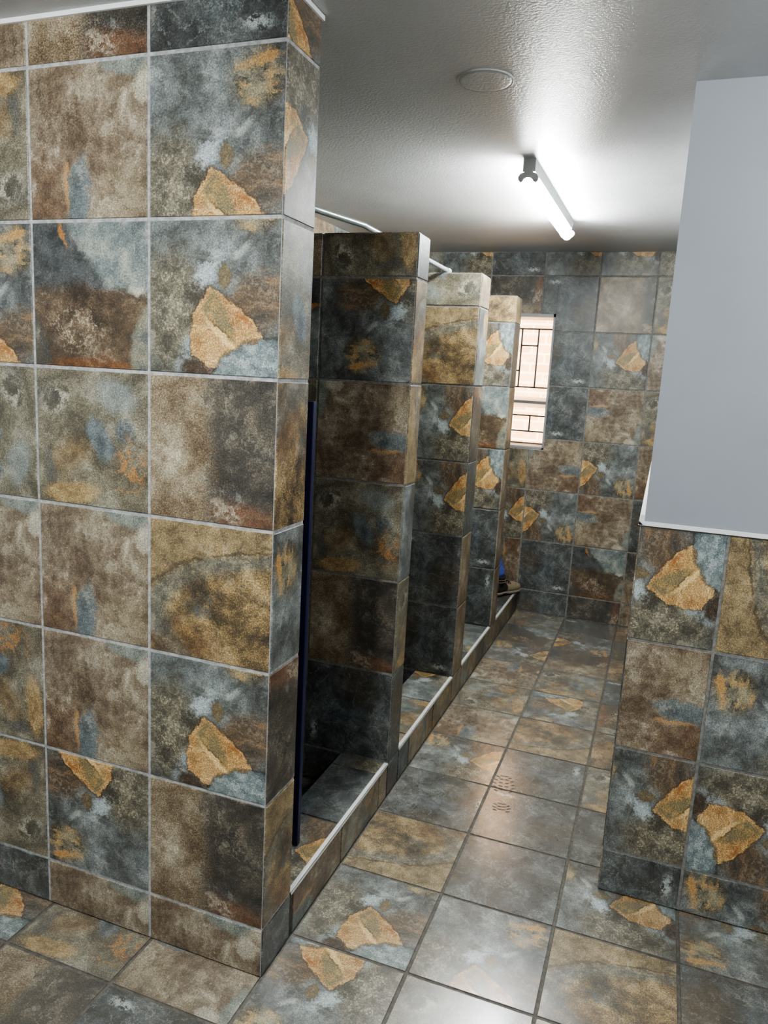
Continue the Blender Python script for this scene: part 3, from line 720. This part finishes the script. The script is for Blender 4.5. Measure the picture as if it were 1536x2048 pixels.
skin('trousers',tn,[('p','w'),('p','hl'),('hl','ml'),('ml','kl'),('kl','c1'),('c1','c2'),('c2','c3'),('c3','c4'),('c4','c5'),('p','hr'),('hr','kr'),('kr','d1'),('d1','d2')],CLOTH,person)
sn={'w':((-1.355,9.155,2.42),.15),'b':((-1.35,9.16,2.75),.15),'c':((-1.31,9.19,3.2),.168),'n':((-1.28,9.21,3.5),.075),'sl':((-1.53,9.56,3.46),.078),'el':((-1.62,9.66,2.76),.062),'wl':((-1.40,9.765,2.32),.05),'sr':((-1.05,8.82,3.46),.078),'er':((-1.0,8.70,2.76),.062),'wr':((-.85,8.845,2.32),.05)}
skin('work_jacket',sn,[('w','b'),('b','c'),('c','n'),('c','sl'),('sl','el'),('el','wl'),('c','sr'),('sr','er'),('er','wr')],CLOTH,person)
skin('hair',{'a':((-1.27,9.22,4.10),.093),'b':((-1.25,9.235,4.22),.082),'c':((-1.30,9.19,3.98),.075)},[('a','b'),('a','c')],HAIR,person)
for s in (-1,1):
    p=Vector((-1.21,9.26,4.03))+fd*.215+sd*s*.085
    mb=MB(); rr=.012
    mb.ring([[tuple(p*T+Vector((rr*math.sin(a)*math.cos(2*math.pi*k/12),rr*math.sin(a)*math.sin(2*math.pi*k/12),rr*math.cos(a)))) for k in range(12)] for a in [math.pi-.05-i*(math.pi-.1)/7 for i in range(8)]])
    child(mb,'eye',EYE,par=person)

def boot(ox,oy,oz,yaw):
    bt=bpy.data.objects.new('boot',None); COL.objects.link(bt); bt.parent=person
    bt.location=Vector((ox*T,oy*T,oz*T))-person.location; bt.rotation_euler=(0,0,yaw)     # local +x = toe, metres from heel
    def sec(x,w,z0,z1,n=20,p=2.4):
        r=[]
        for k in range(n):
            a=2*math.pi*k/n; c,s_=math.cos(a),math.sin(a)
            r.append((x,w*math.copysign(abs(c)**(2/p),c),(z0+z1)/2+(z1-z0)/2*math.copysign(abs(s_)**(2/p),s_)))
        return r
    mb=MB(); mb.ring([sec(*a) for a in ((.002,.020,.018,.080),(.012,.032,.016,.105),(.045,.037,.016,.118),(.085,.038,.016,.112),(.120,.039,.017,.094),(.155,.044,.018,.092),(.20,.051,.018,.092),(.24,.051,.019,.088),(.268,.044,.020,.076),(.286,.028,.022,.056))])
    mb.build('leather_upper',LEATH,parent=bt)
    mb=MB(); mb.ring([sec(*a) for a in ((-.004,.024,.004,.034),(.010,.036,.0,.034),(.06,.040,.0,.032),(.085,.039,.012,.032),(.105,.040,.014,.033),(.13,.045,.002,.034),(.19,.053,.003,.034),(.245,.052,.006,.036),(.275,.044,.012,.038),(.293,.026,.020,.040))][::1])
    mb.build('rubber_sole',SOLE,parent=bt)
    mb=MB(); mb.ring([sec(*a) for a in ((-.001,.022,.020,.098),(.010,.034,.018,.118),(.045,.0388,.018,.128),(.080,.0395,.018,.121),(.110,.0402,.019,.104),(.124,.0405,.022,.092))]); mb.build('heel_counter',BLACK,parent=bt)
    rings=[]
    for z,rx,ry,cx in ((.075,.046,.040,.052),(.105,.053,.043,.062),(.125,.053,.045,.060),(.14,.052,.046,.058),(.155,.054,.049,.058),(.163,.050,.045,.058)):
        rings.append([(cx+rx*math.cos(2*math.pi*k/24),ry*math.sin(2*math.pi*k/24),z) for k in range(24)])
    mb=MB(); mb.ring(rings); mb.build('padded_collar',BLACK,parent=bt)
    for q in range(4):
        mb=MB(); x=.098+q*.022; z=.128-q*.009
        mb.tube([(x-.004,-.033,z-.018),(x,-.018,z-.002),(x+.003,0,z+.003),(x,.018,z-.002),(x-.004,.033,z-.018)],.0032,8)
        mb.build('lace',BLACK,parent=bt)
    for q in range(2):
        mb=MB(); rr=[]
        for k in range(25):
            a=2*math.pi*k/24; rr.append((.058+.0545*math.cos(a),.0475*math.sin(a),.112+q*.018))
        mb.tube(rr,.0035,8); mb.build('collar_stripe',SOLE,parent=bt)
    return bt
yaw=math.atan2(.62,.365)
boot(-.350,9.535,B0+.0065,yaw)
boot(-1.28,8.84,0,math.atan2(.6,.8))

# ------------------------------------------------------------------ shoe print on the floor
g=NB('drying_shoe_print_film'); g.fin(srgb(76,76,74),.6,.2); g.b.inputs['Alpha'].default_value=.7; PRN=g.m
root=empty('shoe_print',(1.15*T,3.3*T,.0004),'faint dirty shoe print on the shiny floor tile in the aisle','shoe print')
def isl(mb,cx,cy,rx,ry,ang):
    P=[]
    for k in range(10):
        a=2*math.pi*k/10; x=rx*math.cos(a); y=ry*math.sin(a)
        P.append((cx+x*math.cos(ang)-y*math.sin(ang),cy+x*math.sin(ang)+y*math.cos(ang),0))
    mb.quad(P)
ax=Vector((-.10,.66,0)); an=math.atan2(ax.y,ax.x)-math.pi/2
for nm,rows in (('sole_mark',((.30,.030),(.245,.040),(.19,.045),(.135,.044),(.08,.036))),('heel_mark',((-.13,.030),(-.17,.034),(-.21,.030)))):
    mb=MB(); rnd=random.Random(5)
    for ry_,hw in rows:
        for k in (-1,-.33,.33,1):
            x=k*hw*.9; y=ry_*.55-(.010 if abs(k)>.9 else 0)
            isl(mb,x*math.cos(an)-y*math.sin(an),x*math.sin(an)+y*math.cos(an),.011,.0045,an+k*.5+rnd.uniform(-.2,.2))
    mb.build(nm,PRN,parent=root)

# ------------------------------------------------------------------ sky, sun, camera
w=bpy.data.worlds.new('World'); SC.world=w; w.use_nodes=True
bg=w.node_tree.nodes['Background']; sky=w.node_tree.nodes.new('ShaderNodeTexSky'); sky.sky_type='HOSEK_WILKIE'
sky.sun_direction=(-.75,-.25,.6); sky.turbidity=3
w.node_tree.links.new(sky.outputs[0],bg.inputs[0]); bg.inputs[1].default_value=8.0
sl=bpy.data.lights.new('sun','SUN'); sl.energy=60; sl.angle=.01; sl.color=(1,.95,.88)
so=bpy.data.objects.new('sun',sl); COL.objects.link(so); so.location=(0,0,8); so.rotation_euler=Vector((.75,.25,-.6)).to_track_quat('-Z','Y').to_euler()
R=Vector((.93574835,.34839348,.05474493)); U=Vector((-.11265247,.14818366,.98252279)); Fv=Vector((-.33419223,.92556123,-.17791))
cam=bpy.data.cameras.new('camera'); co=bpy.data.objects.new('camera',cam); COL.objects.link(co)
M=Matrix.Identity(4)
for i in range(3): M[i][0]=R[i]; M[i][1]=U[i]; M[i][2]=-Fv[i]
M.translation=Vector((2.33265697,-4.32910996,4.46172702))*T
co.matrix_world=M
cam.sensor_fit='VERTICAL'; cam.sensor_height=36; cam.lens=1497.54/2048*36; cam.clip_start=.02
SC.camera=co
SC.view_settings.view_transform='AgX'; SC.view_settings.look='AgX - Medium High Contrast'; SC.view_settings.exposure=0.65; SC.view_settings.gamma=1.0
SC.cycles.max_bounces=6; SC.cycles.adaptive_threshold=.02; SC.cycles.sample_clamp_indirect=6.0
